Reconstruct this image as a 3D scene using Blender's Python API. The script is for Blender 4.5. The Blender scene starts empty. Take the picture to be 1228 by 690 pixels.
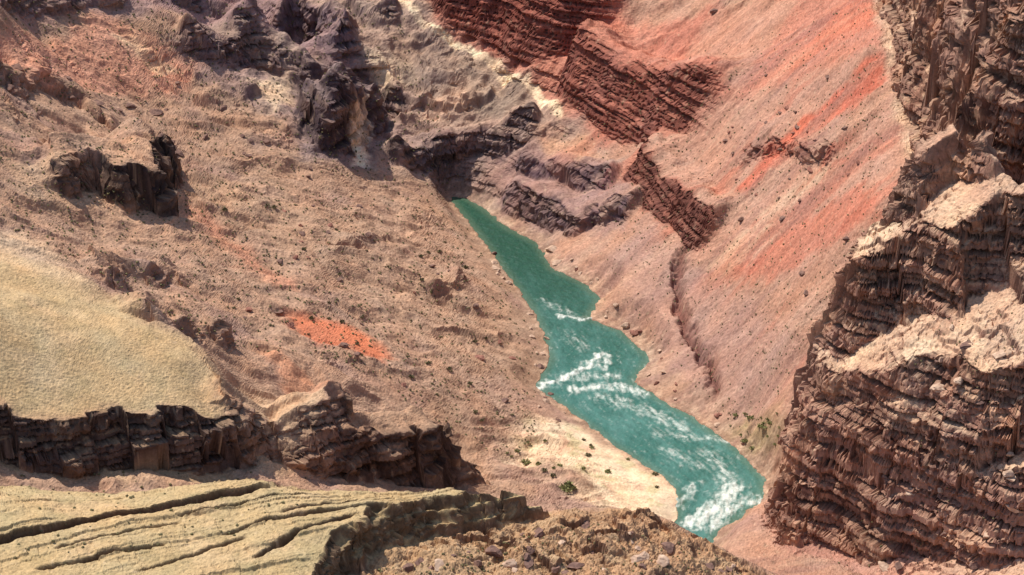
import bpy, bmesh, math, random
import numpy as np
from mathutils import Vector
random.seed(5)
rng = np.random.default_rng(11)
C = bpy.context.scene.collection
# ------------------------------------------------------------------ camera
F = 2816.0; PIT = math.radians(28); CH = 100.0
cP, sP = math.cos(PIT), math.sin(PIT)
def ray(u, v):
    a = (u-614)/F; b = (v-345)/F
    return np.array([a, cP-b*sP, -sP-b*cP])
def at(u, v, z):
    r = ray(u, v); t = (z-CH)/r[2]
    return np.array([r[0]*t, r[1]*t, z])
cam = bpy.data.cameras.new('camera'); co = bpy.data.objects.new('camera', cam); C.objects.link(co)
cam.sensor_width = 36; cam.lens = 36*F/1228; cam.clip_end = 2000; cam.clip_start = 1
co.location = (0, 0, CH); co.rotation_euler = (math.radians(62), 0, 0)
bpy.context.scene.camera = co
# ------------------------------------------------------------------ noise
TAB = np.arange(1024)*(2*math.pi/1024); CT, ST = np.cos(TAB), np.sin(TAB)
def ih(ix, iy, seed):
    h = (ix*374761393 + iy*668265263 + seed*974634777) & 0xffffffff
    h = ((h ^ (h >> 13))*1274126177) & 0xffffffff
    return (h ^ (h >> 16)) & 1023
def pn(x, y, seed=0):
    x0 = np.floor(x); y0 = np.floor(y); fx = x-x0; fy = y-y0
    ix = x0.astype(np.int64)+5000; iy = y0.astype(np.int64)+5000
    u = fx*fx*fx*(fx*(fx*6-15)+10); v = fy*fy*fy*(fy*(fy*6-15)+10)
    def g(dx, dy):
        h = ih(ix+dx, iy+dy, seed)
        return CT[h]*(fx-dx)+ST[h]*(fy-dy)
    a = g(0, 0); b = g(1, 0); c = g(0, 1); d = g(1, 1)
    a = a+(b-a)*u; c = c+(d-c)*u
    return (a+(c-a)*v)*1.5
def fbm(x, y, o=4, seed=0, gain=.5):
    r = 0; a = 1.0; n = 0
    for k in range(o):
        r = r+a*pn(x, y, seed+k*17); n += a; a *= gain; x = x*2.03+7.1; y = y*2.03-3.7
    return r/n*1.25
def ridged(x, y, o=3, seed=0):
    r = 0; a = 1.0; n = 0
    for k in range(o):
        r = r+a*(1-2*np.abs(pn(x, y, seed+k*13))); n += a; a *= .5; x = x*2.1+3.3; y = y*2.1+1.7
    return r/n
def brick(x, y, f, ang, seed):
    """jointed-rock cells: one random value (-1..1) per rectangular block"""
    c, s = math.cos(ang), math.sin(ang)
    r = np.floor((x*c+y*s)*f).astype(np.int64)
    b = np.floor((-x*s+y*c)*f*.7+ih(r, r*0+3, seed)/150.0).astype(np.int64)
    return ih(r+4000, b+4000, seed+1)/511.5-1
def rock3(x, y, z, fz, fh, ang, seed):
    """bedded, jointed rock: value per bed, value per block, and the notch along each bedding plane"""
    zz = z*fz+.45*pn(z*fz*.8, x*.01, seed)+.35*pn(x*.18, y*.18, seed+1)
    L = np.floor(zz); fr = zz-L; L = L.astype(np.int64)+300
    lay = ih(L, L*0+9, seed)
    c, s = math.cos(ang), math.sin(ang)
    a = np.floor((x*c+y*s)*fh+lay/170.0).astype(np.int64)+4000
    b = np.floor((-x*s+y*c)*fh*.8+lay/230.0).astype(np.int64)+4000
    return lay/511.5-1, ih(a*7+L*131, b, seed+3)/511.5-1, (fr < .16).astype(float)
def ss(a, b, x):
    t = np.clip((x-a)/(b-a), 0, 1); return t*t*(3-2*t)
# ------------------------------------------------------------------ macro terrain: control points (u, v, height[, offset])
CPT = [
 (560,250,0),(620,310,0),(680,370,0),(720,430,0),(780,520,0),(860,580,0),
 (520,235,2.2),(480,250,3.4),(600,370,1.2),(560,340,3),(500,330,4.5),(620,470,1.5),(560,450,3.5),(480,420,6.0),
 (400,300,7.5),(400,400,8.5),(330,250,9),(300,350,10.5),(250,200,10.5),(220,300,13),(150,350,16),(120,280,15),
 (300,440,12.5),(380,450,10),(450,450,7.5),(600,540,2),(700,560,.8),(560,560,3.2),
 (200,120,11.5),(100,100,15.5),(115,160,14.6),(50,60,18),(0,100,19),(0,200,20),(0,270,20),(350,150,9),(300,80,11),
 (100,20,19),(0,0,25),(200,20,17),(300,0,17),(-80,150,24),(-80,0,28),
 (0,320,22),(0,420,20.1,-.3),(0,500,18.4,-1.9),(100,340,20),(100,450,18.0,-2.0),(200,400,17,-.5),(225,440,16.6,-2.6),(-90,400,23,-1),
 (480,590,6),(400,578,8),(300,565,11),
 (0,600,20.5,-3),(0,690,20,-3),(150,620,19.8,-3),(300,690,19,-3),(320,580,18.5,-3),(500,600,15.5,-2.5),(-100,620,21,-3),
 (400,690,16.0,-.6),(500,660,14.8),(600,690,14.0),(650,636,13.0),(700,660,12.6),(800,690,12.2),(820,645,11.6),(880,680,10.6),(760,608,12.4),(700,612,12.8),
 (700,330,.8),(760,380,1.5),(800,430,1.2),(850,480,1.0),(900,500,1.5),(800,330,4.5),(850,380,4),(900,400,5.5),(950,400,8.5),
 (900,300,9),(1000,300,13.5),(1050,250,17),(950,200,14.5),(1050,150,20),(1040,60,23.5),(900,100,16.5),(950,0,21),(850,30,16.5),
 (850,200,10.5),(780,260,6),(720,280,2.5),(680,260,2),(640,230,2),(700,200,5),(660,160,6),(740,150,8.0),(780,100,11.5),(700,60,11.5),
 (600,120,6.5),(560,200,2.5),(620,60,10),(540,60,9),(560,0,13),(700,0,15),(480,150,5.5),(450,80,9),(500,20,11.5),(400,100,9),(400,30,13),(420,170,6.5)]
WPT = [(-36,130,14),(-26,131,13),(-16,134,11),(-8,139,8.5),(2,141,5),(8,142,4),(13,141,3),(17,138,3),
 (19.0,145,2.3),(23,140,3.5),(28,134,5.5),(33,130,7.5),(45,128,10),(22,150,4),(26,148,6.0),(31,145,9),(36,142,10.5),(45,140,12.5),(30,152,9),(36,151,13),(45,150,16),
 (26,157,8.0),(24,160,8.0),(32,160,12),(38,160,16),(33,169,19),(32,184,22.5),(33,196,24.5),(45,175,26),(60,165,26),(45,200,30),
 (-80,300,46),(0,300,36),(80,300,50),(65,220,36),(-70,210,36),(-62,140,27),(-50,105,21),(0,95,17),(40,108,10),(100,170,40),(-110,180,40),
 (-14,214,2.5),(-24,222,3.5),(0,340,40)]
pts = []
for c in CPT:
    p = at(*c[:3]); pts.append((p[0], p[1], p[2]+(c[3] if len(c) > 3 else 0)))
pts = np.array(pts+WPT, float)
n = len(pts)
D = np.hypot(pts[:,None,0]-pts[None,:,0], pts[:,None,1]-pts[None,:,1])
A = np.zeros((n+3, n+3)); A[:n,:n] = -D+np.eye(n)*.25
A[:n,n] = 1; A[:n,n+1:] = pts[:,:2]; A[n:,:n] = A[:n,n:].T
SOL = np.linalg.solve(A, np.concatenate([pts[:,2], [0,0,0]]))
def rbf(x, y):
    out = np.empty_like(x); PX, PY, SW = pts[:,0].astype(np.float32), pts[:,1].astype(np.float32), SOL[:n].astype(np.float32)
    for k in range(0, len(x), 60000):
        a, b = x[k:k+60000], y[k:k+60000]
        a4, b4 = a.astype(np.float32), b.astype(np.float32)
        d = np.sqrt((a4[:,None]-PX)**2+(b4[:,None]-PY)**2)
        out[k:k+60000] = -(d@SW)+SOL[n]+SOL[n+1]*a+SOL[n+2]*b
    return out
# ------------------------------------------------------------------ polyline / polygon tools
def polydist(x, y, P):
    P = np.asarray(P, float); S = P[1:]-P[:-1]; ln = np.hypot(S[:,0], S[:,1]); cum = np.concatenate([[0], np.cumsum(ln)])
    best = np.full(x.shape, 1e9); sgn = np.ones_like(x); perp = np.zeros_like(x); tt = np.zeros_like(x)
    for k in range(len(S)):
        ux, uy = S[k]/ln[k]; dx = x-P[k,0]; dy = y-P[k,1]
        al = np.clip(dx*ux+dy*uy, 0, ln[k]); cr = ux*dy-uy*dx
        d = np.hypot(dx-al*ux, dy-al*uy)
        m = (d < best-1e-7) | ((np.abs(d-best) <= 1e-7) & (np.abs(cr) > perp))
        best = np.where(m, d, best); sgn = np.where(m, np.sign(cr), sgn); perp = np.where(m, np.abs(cr), perp)
        tt = np.where(m, (cum[k]+al), tt)
    return best*sgn, tt, cum[-1]
def sdpoly(x, y, P, far=8.0):
    """signed distance, positive inside"""
    P = np.asarray(P, float)
    out = np.full(x.shape, -far)
    m = (x > P[:,0].min()-far) & (x < P[:,0].max()+far) & (y > P[:,1].min()-far) & (y < P[:,1].max()+far)
    if not m.any(): return out
    a, b = x[m], y[m]; ins = np.zeros(a.shape, bool); best = np.full(a.shape, 1e9)
    for k in range(len(P)):
        p, q = P[k], P[(k+1) % len(P)]
        dx, dy = q-p; L2 = dx*dx+dy*dy+1e-12
        al = np.clip(((a-p[0])*dx+(b-p[1])*dy)/L2, 0, 1)
        best = np.minimum(best, np.hypot(a-p[0]-al*dx, b-p[1]-al*dy))
        c = ((p[1] > b) != (q[1] > b))
        ins ^= c & (a < dx*(b-p[1])/(dy if abs(dy) > 1e-12 else 1e-12)+p[0])
    out[m] = np.where(ins, best, -best)
    return out
# ------------------------------------------------------------------ river
RL = [(540,236),(543,243),(580,290),(610,332),(638,370),(652,400),(660,430),(643,464),(680,490),(730,530),(800,575),(815,600),(808,632),(800,690)]
RR = [(840,690),(862,637),(914,602),(918,575),(885,540),(830,500),(790,478),(760,458),(780,430),(745,397),(706,382),(720,358),(700,340),(662,322),(645,292),(612,275),(580,250),(560,238)]
RIV = np.array([at(u, v, 0)[:2] for u, v in RL+RR])
RC = np.array([(-60,345),(-14,218),(-5,206)]+[tuple(at(u, v, 0)[:2]) for u, v in [(595,285),(640,325),(680,370),(715,420),(740,480),(810,535),(865,580),(850,640)]]+[(16,100)])
CRAG = np.array([(30.5,161),(25,156.5),(19.2,151),(18.5,146.5),(19.0,142),(22.5,139.2),(25,135),(30,131),(36,126),(110,110),(110,232),(32.8,232),(31.9,185),(32.0,169)])
# ------------------------------------------------------------------ coarse grid + ray hits
S0, S1, Y0, Y1 = -.345, .345, 92.0, 345.0
cs = np.linspace(S0, S1, 260); cy = np.linspace(Y0, Y1, 1000)
CS, CY = np.meshgrid(cs, cy); cxf = (CS*CY).ravel(); cyf = CY.ravel()
GRID = None
def hit(u, v):
    r = ray(u, v); s = r[0]/r[1]
    fi = np.clip((s-S0)/(S1-S0)*(len(cs)-1), 0, len(cs)-1.001); i = int(fi); w = fi-i
    col = GRID[:,i]*(1-w)+GRID[:,i+1]*w
    rz = CH+cy*(r[2]/r[1]); k = np.argmax(col >= rz)
    if k == 0: k = len(cy)-1
    d0 = rz[k-1]-col[k-1]; d1 = rz[k]-col[k]; t = d0/(d0-d1) if d0 != d1 else 0
    yy = cy[k-1]+(cy[k]-cy[k-1])*min(max(t, 0), 1)
    return np.array([s*yy, yy, CH+yy*r[2]/r[1]])
def smooth_river(x, y, z):
    d = -sdpoly(x, y, RIV, 14.0)
    out = np.where(d > 0, .06+.16*np.minimum(d, 3)+(z-.06-.16*np.minimum(d, 3))*ss(.2, 4.5, d), np.maximum(-1.2, d*.6))
    return out, d
GRID = smooth_river(cxf, cyf, rbf(cxf, cyf))[0].reshape(CS.shape)
# ------------------------------------------------------------------ cliff features (foot line, walked with the uphill side on the left)
FE = []
def feat(key, line, h, w, L, taper=3.0, steps=2, big=.8, blk=.3, bf=.5, vary=0.0, world=False, ang=.5, hr=(1, 1)):
    """taper: length (world units) over which the cliff grows at its two ends"""
    P = []
    for c in line:
        p = c if world else (at(*c) if len(c) == 3 else hit(*c))
        P.append(p[:2])
    if not isinstance(taper, tuple): taper = (taper, taper)
    r = np.random.default_rng(len(FE)+5); wt = r.uniform(.5, 1.5, steps); wt /= wt.sum()
    FE.append(dict(key=key, P=np.array(P, float), h=h, w=w, L=L, taper=taper, steps=steps, big=big, blk=blk, bf=bf, vary=vary, wt=wt, ang=ang, hr=hr, seed=100+len(FE)*20))
feat('red_a', [(490,-30),(520,22),(560,44),(590,60),(612,84),(640,92),(676,80),(716,62),(770,44)], 4.6, 2.6, 9, (3,8), 4, .4, .05)
feat('red_b', [(660,114),(684,138),(712,158),(745,170),(790,172),(870,160)], 4.6, 2.5, 8, (1.5,9), 4, .4, .05)
feat('red_c', [(744,186),(756,235),(788,270),(822,306),(850,310)], 2.0, 1.4, 5, (6,3), 3, .8, .2, .6, .35)
feat('gorge_a', [(345,130),(372,180),(400,196),(440,178),(478,150)], 3.9, 1.7, 6, 2.5, 3, .6, .25, .5, .15)
feat('gorge_b', [(450,190),(480,208),(520,222),(560,205),(600,186),(655,168)], 1.9, 1.3, 3.6, 2.5, 2, .9, .3, .6, .5)
feat('gorge_c', [(585,255),(640,266),(690,282),(720,270),(760,262)], 1.6, 1.2, 4, 2, 2, .9, .3, .6, .5)
feat('gorge_d', [(440,120),(500,150),(560,150),(610,132)], 1.7, 1.3, 4, 2.5, 2, .9, .3, .6, .4)
feat('gorge_e', [(205,62),(260,88),(310,84),(345,100),(378,128),(380,168)], 2.2, 1.8, 5, 2.5, 3, .7, .25, .5, .3)
feat('gorge_f', [(180,2),(250,24),(310,32),(360,40),(400,66),(440,70)], 2.5, 1.8, 5, 2.5, 3, .7, .25, .5, .3)
feat('gorge_g', [(-20,16),(50,22),(110,8),(170,14)], 1.8, 1.5, 4, 3, 3, .7, .25, .5, .3)
feat('gorge_i', [(400,20),(450,40),(490,30)], 1.5, 1.3, 4, 2, 2, .7, .25, .5, .3)
feat('gorge_h', [(610,215),(650,222),(700,236),(740,225)], 1.2, 1.0, 3.5, 2, 2, .9, .3, .6, .4)
feat('tower_a', [(10,205),(48,222),(80,238),(105,240),(126,238),(134,250),(160,264),(206,264),(212,235),(208,200)], 3.3, 1.0, 8, (6,4), 3, .5, .45, .5, .1, hr=(.65,1.15))
feat('band_a', [(120,378),(160,396),(210,412),(270,428),(292,418)], 1.5, .9, 5, 2.5, 2, .9, .45, .6, .9)
feat('band_b', [(85,325),(130,345),(190,352),(240,348)], 1.4, .9, 5, 2.5, 2, .9, .45, .6, .8)
feat('band_c', [(495,345),(525,362),(552,352),(570,340)], 1.1, .8, 3, 1.5, 2, .6, .45, .7, .6)
feat('band_f', [(300,262),(360,285),(420,300),(480,290)], .4, .6, 3, 3, 1, .9, .4, .6, .9)
feat('band_h', [(180,100),(230,130),(290,140),(330,125)], .7, .7, 3, 2, 1, .9, .4, .6, .8)
feat('band_i', [(10,120),(60,112),(100,130),(135,165),(165,175)], 1.3, .9, 4, 3, 2, .9, .45, .6, .4)
feat('band_e', [(880,205),(890,196),(925,188),(960,196),(1000,205)], .6, .5, 4, 2, 1, .5, .2, .8, .6)
feat('mesa', [(-110,562,15.8),(0,558,15.6),(70,558,15.2),(130,555,14.6),(200,552,13.9),(262,550,13.2),(320,545,12.2),(380,540,11)], 3.6, 1.5, 16, (1,10), 3, .9, .6, .4, 0, hr=(.8,1.2))
feat('spur', [(256,552,12.9),(290,562,11.8),(340,566,10.4),(380,570,9.4),(412,576,8.4),(440,584,7.4)], 2.0, 2.4, 8, (3,2), 4, .9, .7, .45, .35)
feat('prow', [(300,562,11.6),(345,567,10.3),(385,571,9.3),(415,578,8.4),(440,586,7.2),(480,591,6.2),(525,592,5.2),(546,574,5.0),(550,545,5.3)], 4.2, 1.3, 7.5, (9,4), 3, .6, .5, .5, 0, hr=(.3,1.15))
feat('prow_b', [(530,580,5.4),(545,590,4.6),(578,588,4.0),(590,570,3.8)], 1.9, .9, 4.5, (1,2), 2, .4, .4, .6, .2)
feat('ledge_a', [(-60,660,20.3),(0,648,20.3),(60,632,20.2),(125,612,20),(190,597,19.8),(255,577,19.6),(335,561,19.2)], .32, .08, 6, 1, 1, .2, .12, .7)
TI = dict(world=True)
feat('tier', [(31,161),(24,156),(20.0,151),(19.3,147),(19.8,143.2),(23,141),(25.4,138),(29,137),(32,133.5),(38,133),(75,130)], 5.8, 2.3, 40, 3, 3, .8, .35, .3, 0, **TI)
feat('tier2', [(32,159),(24.8,155.2),(20.0,150.6),(19.5,147),(20.6,144.4),(23.2,142.9),(25.8,140.0),(28.8,139.8),(32,136.6),(37,136.8),(75,133)], 6.0, 2.4, 40, 3, 3, 1.0, .5, .3, 0, ang=.9, **TI)
feat('tier3', [(33,158),(28,157),(22.2,153.2),(21.6,150),(23.8,146.6),(28.5,146.8),(31,144.6),(34,146),(37,144),(75,143)], 5.2, 2.4, 40, 3, 3, 1.1, .5, .3, 0, ang=.2, **TI)
feat('tier4', [(35,159),(31,158.5),(27.6,156),(27.0,152.6),(29,150.8),(31.6,152),(34,150.2),(37,151.4),(40,149.6),(75,150)], 3.4, 1.8, 40, 3, 2, .9, .5, .4, 0, ang=.7, **TI)
feat('wall', [(34,236),(33,200),(32.3,185),(32.7,172),(33.3,166),(35,162),(38.5,160),(44,159),(80,155)], 24, 5.8, 60, 1, 4, .8, .5, .3, 0, **TI)
F1 = np.array([at(*c)[:2] for c in [(-150,540,20.5),(0,540,20.5),(150,538,20),(320,540,19),(420,558,17.4),(520,574,15.6),(590,584,14.2),(655,595,13),(648,606,13.1),(610,612,13.5),(570,630,13.9),(530,632,14.3),(495,656,14.7),(465,660,15.0),(440,684,15.2),(420,700,15.4),(405,740,15.8),(380,780,17),(-200,820,19)]])
CUTS = [(np.array([hit(*c)[:2] for c in [(815,300),(818,340),(815,370),(838,420),(858,488)]]), .9, .45, .5)]
CRK = [([(-60,662,20.3),(0,650,20.3),(60,634,20.2),(125,614,20),(190,599,19.8),(255,579,19.6),(335,563,19.2)], .75, .16),
       ([(40,690,20),(110,668,20),(150,660,19.8),(200,650,19.6)], .45, .13), ([(200,610,19.8),(270,594,19.5),(330,584,19),(400,582,18)], .45, .13), ([(20,600,20.2),(90,588,20),(150,576,20)], .25, .1), ([(330,610,19),(400,600,18),(470,592,17),(540,596,15.8)], .5, .14), ([(160,690,19.6),(230,664,19.5),(300,640,19)], .4, .12), ([(60,660,20),(140,640,19.9),(220,618,19.6)], .35, .11), ([(260,640,19.3),(330,622,18.8),(400,616,17.8),(480,610,16.6)], .5, .14), ([(300,680,18.6),(360,652,17.8),(430,636,16.8)], .5, .15)]
CUTS += [(np.array([at(*c)[:2] for c in l_]), a_, b_, .1) for l_, a_, b_ in CRK]
FGREG = np.array([at(*c)[:2]+np.array([0, .7]) for c in [(-170,536,20.5),(0,538,20.5),(320,537,19),(420,556,17.4),(520,572,15.6),(650,593,13.2),(700,607,12.9),(760,602,12.5),(820,630,11.5),(870,648,11),(925,676,9.6)]]+[(18.2,126),(18.5,90),(-80,90)])
MESW = np.array([hit(*c)[:2] for c in [(-120,280),(0,302),(60,326),(110,352),(165,398),(205,430),(240,458)]]+[at(*c)[:2] for c in [(258,500,15),(258,548,13.6),(130,555,14.4),(0,558,15.2),(-120,564,15.4)]])
SCP = [(345,382),(384,386),(430,404),(466,434),(456,440),(424,422),(384,416),(355,402)]
SCW = np.array([hit(*c)[:2] for c in SCP])
la, lb = at(0,648,20)[:2], at(335,561,19)[:2]; ld = (lb-la)/np.linalg.norm(lb-la)
def height(x, y):
    R = {}
    w1 = fbm(x*.22, y*.22, 3, 3); w2 = fbm(x*.22, y*.22, 3, 41)
    f1 = fbm(x*.9, y*.9, 3, 71); f2 = fbm(x*.9, y*.9, 3, 91)
    z = rbf(x, y)
    dr = -sdpoly(x+.3*f1, y+.3*f2, RIV, 14.0)
    amp = ss(.2, 6, dr)
    crag = ss(-.5, .9, sdpoly(x+.3*f1+.5*w1, y+.3*f2+.5*w2, CRAG))
    fg = ss(-.6, .6, sdpoly(x, y, FGREG)); R['fg'] = fg
    side, _, _ = polydist(x, y, RC); R['side'] = side
    rs = ss(-1, 3, side)*ss(214, 206, y+.25*x); R['rs'] = rs      # the smooth scree of the right slope
    farz = ss(198, 210, y)*ss(12, 2, x)*ss(-30, -22, x)*(1-fg)*(1-crag); R['farz'] = farz
    mesa = ss(-2.4, 1.6, sdpoly(x+.6*f1+1.4*w1, y+.6*f2+1.4*w2, MESW))*(1-fg); R['mesa'] = mesa
    scr = ss(-1.2, .8, sdpoly(x+.5*f1, y+.5*f2, SCW)); R['scr'] = scr
    calm = (1-fg*.8)*(1-crag)*(1-.5*rs)*(1-.92*mesa)*(1-.5*scr)
    p = x*.28-y*.96; q = x*.96+y*.28
    gul = ridged(p*.17+.5*w1, q*.035+.3*w2, 2, 7)
    gul2 = ridged(p*.55+.9*w1, q*.10+.5*w2, 2, 23)
    rough = fbm(x*.11, y*.11, 3, 57)
    z = z+amp*calm*(.7*rough+.8*gul+.14*gul2)+.35*amp*fg*rough
    z = z+farz*amp*(1.0*ridged(x*.16+.3*w1, y*.16, 3, 501)-.3)
    z = z+crag*.8*fbm(x*.15, y*.15, 3, 131)
    bx_ = x+.35*f1; by_ = y+.35*f2
    on = fbm(x*.11+3, y*.11, 4, 201)
    om = np.maximum(ss(.28, .52, on), .6*farz*ss(-.15, .25, on))*(1-crag)*(1-fg)*amp*(1-.8*rs)*(1-mesa)*(1-scr); R['om'] = om
    bk = brick(bx_, by_, .8, .5, 61)*.5+brick(bx_, by_, 1.7, .9, 63)*.3
    z = z+om*.45*np.maximum(bk, -.2)
    z = z+crag*.4*(brick(bx_, by_, 1.1, .4, 65)*.5+brick(bx_, by_, 2.3, .8, 67)*.4)*ss(-.4, .1, rough)
    vn = fbm(x*.25, y*.25, 2, 331)
    wx_ = x+.2*f1; wy_ = y+.2*f2
    R['face'] = {}; fmask = np.zeros_like(x)
    for fe in FE:
        P = fe['P']; m = (x > P[:,0].min()-fe['L']-2) & (x < P[:,0].max()+fe['L']+2) & (y > P[:,1].min()-fe['L']-2) & (y < P[:,1].max()+fe['L']+2)
        if not m.any(): continue
        xm, ym = x[m], y[m]
        d0, t, ln = polydist(xm+fe['big']*w1[m]+.05*f1[m], ym+fe['big']*w2[m]+.05*f2[m], P)
        d = d0+fe['blk']*brick(wx_[m], wy_[m], fe['bf'], fe['ang'], fe['seed'])
        tp = ss(0, fe['taper'][0], np.hypot(xm-P[0,0], ym-P[0,1]))*ss(0, fe['taper'][1], np.hypot(xm-P[-1,0], ym-P[-1,1]))
        tp = tp*ss(0, max(.6, .7*fe['taper'][0]), t)*ss(0, max(.6, .7*fe['taper'][1]), ln-t)
        if fe['hr'] != (1, 1):
            P0, P1 = P[0], P[len(P)*2//3]; ux = P1-P0; tp = tp*(fe['hr'][0]+(fe['hr'][1]-fe['hr'][0])*np.clip(((xm-P0[0])*ux[0]+(ym-P0[1])*ux[1])/(ux@ux), 0, 1))
        if fe['vary']: tp = tp*np.clip(1+fe['vary']*1.6*vn[m], .2, 1.35)
        rise = np.zeros_like(d)
        for k in range(fe['steps']):
            pos = k/fe['steps']*fe['w']+(.12*fe['w']*pn(xm*.5, ym*.5, fe['seed']+k) if k else 0)
            rise += fe['wt'][k]*np.clip((d-pos)/(.75*fe['w']/fe['steps']+.05), 0, 1)
        rise = rise*fe['h']*tp*(1-ss(max(fe['w'], fe['L']*.35), fe['L'], d0))
        z[m] = z[m]+rise
        fmask[m] = np.maximum(fmask[m], ss(-.5, .2, d)*ss(fe['w']*1.5+.3, fe['w']*1.05+.2, d)*np.clip(tp*1.6, 0, 1))
        R['face'][fe['key']] = (m, d, tp, fe)
    R['crag'] = crag; R['fmask'] = fmask
    sd = sdpoly(x+.2*f1+.5*w1, y+.2*f2+.5*w2, F1)+.2*brick(wx_, wy_, .6, .3, 81)
    R['f1'] = sd
    for k in range(3):
        z = z+.95*np.clip((sd+.35*pn(x*.45, y*.45, 90+k)-.5*k)/.36, 0, 1)
    # thin slabs on the foreground plateau: sharp broken risers facing the viewer, each slab dipping gently back
    al = x*ld[0]+y*ld[1]; ac = -x*ld[1]+y*ld[0]; top = ss(.6, 1.8, sd)
    sl_b = brick(al*.45, ac*1.2, .62, .0, 471)
    for fq, am, sd_k in ((.42, .17, 441), (.95, .08, 461)):
        ph = ac*fq+.22*fbm(al*.06, ac*.15, 2, sd_k)+.13*sl_b+.03*f1; r_ = ph-np.floor(ph)
        pat = ss(-.05, .2, fbm(al*.10+np.floor(ph)*3.7, ac*.03+np.floor(ph)*1.9, 2, sd_k+5))
        z = z+top*am*(1-r_)*ss(0, .05, r_)*pat
    z = z+top*(.07*f1+.05*brick(wx_, wy_, .9, .35, 97))
    rub = fg*(1-ss(-.6, .3, sd)); R['rub'] = rub
    z = z+rub*(.8*(brick(bx_, by_, .55, .2, 71)*.5+brick(bx_, by_, 1.2, .6, 73)*.4)*ss(-.3, .2, fbm(x*.2, y*.2, 3, 75))+.7*fbm(x*.4, y*.4, 4, 77))
    R['cut'] = np.zeros_like(x); R['crk'] = np.zeros_like(x)
    for P, dep, wd, wob in CUTS:
        mm = (x > P[:,0].min()-3) & (x < P[:,0].max()+3) & (y > P[:,1].min()-3) & (y < P[:,1].max()+3)
        d, t, ln = polydist(x[mm]+wob*f1[mm]+wob*2*w1[mm], y[mm]+wob*f2[mm]+wob*2*w2[mm], P)
        g = np.exp(-(d/wd)**2)*ss(0, .1, t/ln)*ss(0, .1, 1-t/ln)
        z[mm] -= dep*g
        kk = 'cut' if wob > .3 else 'crk'
        R[kk][mm] = np.maximum(R[kk][mm], g)
    mic = fbm(x*1.9, y*1.9, 5, 401, .65)
    z = z+mic*(.10*amp*calm+.20*rub+.07*fg+.06*crag+.05*mesa+.05*amp*rs)+.04*pn(x*6, y*6, 5)*amp*(1-.4*fg)*(1-.2*mesa)
    base = .06+.14*np.minimum(dr, 3)+.10*f1*ss(0, 1, dr)
    zz = np.maximum(z, .15+.04*dr)
    z = np.where(dr > 0, base+(zz-base)*ss(.1, 2.4, dr), np.maximum(-1.2, dr*.6))
    R['dr'] = dr
    return z, R
zc_, _ = height(cxf, cyf)
GRID = zc_.reshape(CS.shape)
# ------------------------------------------------------------------ adaptive fan grid (finer where slopes are steep)
NX, NY = 1200, 1500
ang = np.arctan2(CH-GRID, CY)
dv = np.abs(np.diff(ang, axis=0)); dv = dv*np.where(np.diff(GRID, axis=0) > -.6, 1, .3)
den = dv+.00014
def blur(a, k, ax):
    c = np.cumsum(np.concatenate([np.repeat(np.take(a, [0], ax), k+1, ax), a, np.repeat(np.take(a, [-1], ax), k, ax)], ax), ax)
    n_ = a.shape[ax]
    return (np.take(c, range(2*k+1, 2*k+1+n_), ax)-np.take(c, range(0, n_), ax))/(2*k+1)
for _ in range(2):
    den = blur(den, 2, 0); den = blur(den, 4, 1)
vis = (cy[:-1] < 275)[:,None]; den = np.where(vis, den, den*.3)
cum = np.concatenate([np.zeros((1, len(cs))), np.cumsum(den, 0)], 0); cum /= cum[-1:]
tt = np.linspace(0, 1, NY)
YC = np.stack([np.interp(tt, cum[:,i], cy) for i in range(len(cs))], 1)
sf_ = np.linspace(S0, S1, 4000); wdn = 1+2.6*ss(.112, .126, sf_)*ss(.160, .146, sf_)+1.6*ss(.142, .156, sf_)*ss(.205, .190, sf_)-.5*ss(.27, .30, np.abs(sf_))
cw = np.concatenate([[0], np.cumsum(.5*(wdn[1:]+wdn[:-1]))]); fs = np.interp(np.linspace(0, cw[-1], NX), cw, sf_)
fi = (fs-S0)/(S1-S0)*(len(cs)-1); i0 = np.clip(fi.astype(int), 0, len(cs)-2); wf = fi-i0
Yg = YC[:,i0]*(1-wf)+YC[:,i0+1]*wf
Xg = Yg*fs[None,:]
x, y = Xg.ravel(), Yg.ravel()
z, R = height(x, y)
Z = z.reshape(Xg.shape)
def normals(V):
    gx = np.gradient(V, axis=1); gy = np.gradient(V, axis=0)
    N = np.cross(gx, gy); return N/(np.linalg.norm(N, axis=2, keepdims=True)+1e-12)
V = np.stack([Xg, Yg, Z], 2)
N = normals(V)
redz = np.zeros_like(x)
for key in ('red_a', 'red_b', 'red_c'):
    m, d, tp, fe = R['face'][key]; redz[m] = np.maximum(redz[m], ss(-.3, .2, d)*ss(fe['w']*1.4, fe['w']*1.0, d)*np.clip(tp*1.5, 0, 1))
redz *= (1-R['fg'])*(1-R['crag'])
# bedded, blocky relief pushed out of the steep faces
Ns = np.stack([blur(blur(N[:,:,k], 8, 0), 6, 1) for k in range(3)], 2); Ns /= np.linalg.norm(Ns, axis=2, keepdims=True)+1e-9
Nd = np.stack([blur(blur(blur(blur(N[:,:,k], 22, 0), 26, 1), 16, 0), 20, 1) for k in range(2)], 2)
nzs = Ns[:,:,2].ravel(); hx, hy = Nd[:,:,0].ravel(), Nd[:,:,1].ravel(); hl = np.hypot(hx, hy)+.03
allow = np.maximum(np.maximum(R['fmask'], R['crag']), np.maximum(np.maximum(.6*R['om'], .75*R['farz']), R['fg']))
st_ = np.maximum(ss(.84, .64, nzs), .8*redz)*ss(.6, 1.6, R['dr'])*allow
zt = z+.06*x-.03*y
l1, b1, n1 = rock3(x, y, z+.05*x, .85, .75, .5, 31)
l2, b2, n2 = rock3(x, y, z+.05*x, 2.1, 1.7, .8, 37)
l3, b3, n3 = rock3(x, y, zt, 2.6, .5, .4, 43)
gen = .32*l1+.32*b1+.16*l2+.18*b2-.30*n1-.14*n2
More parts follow.
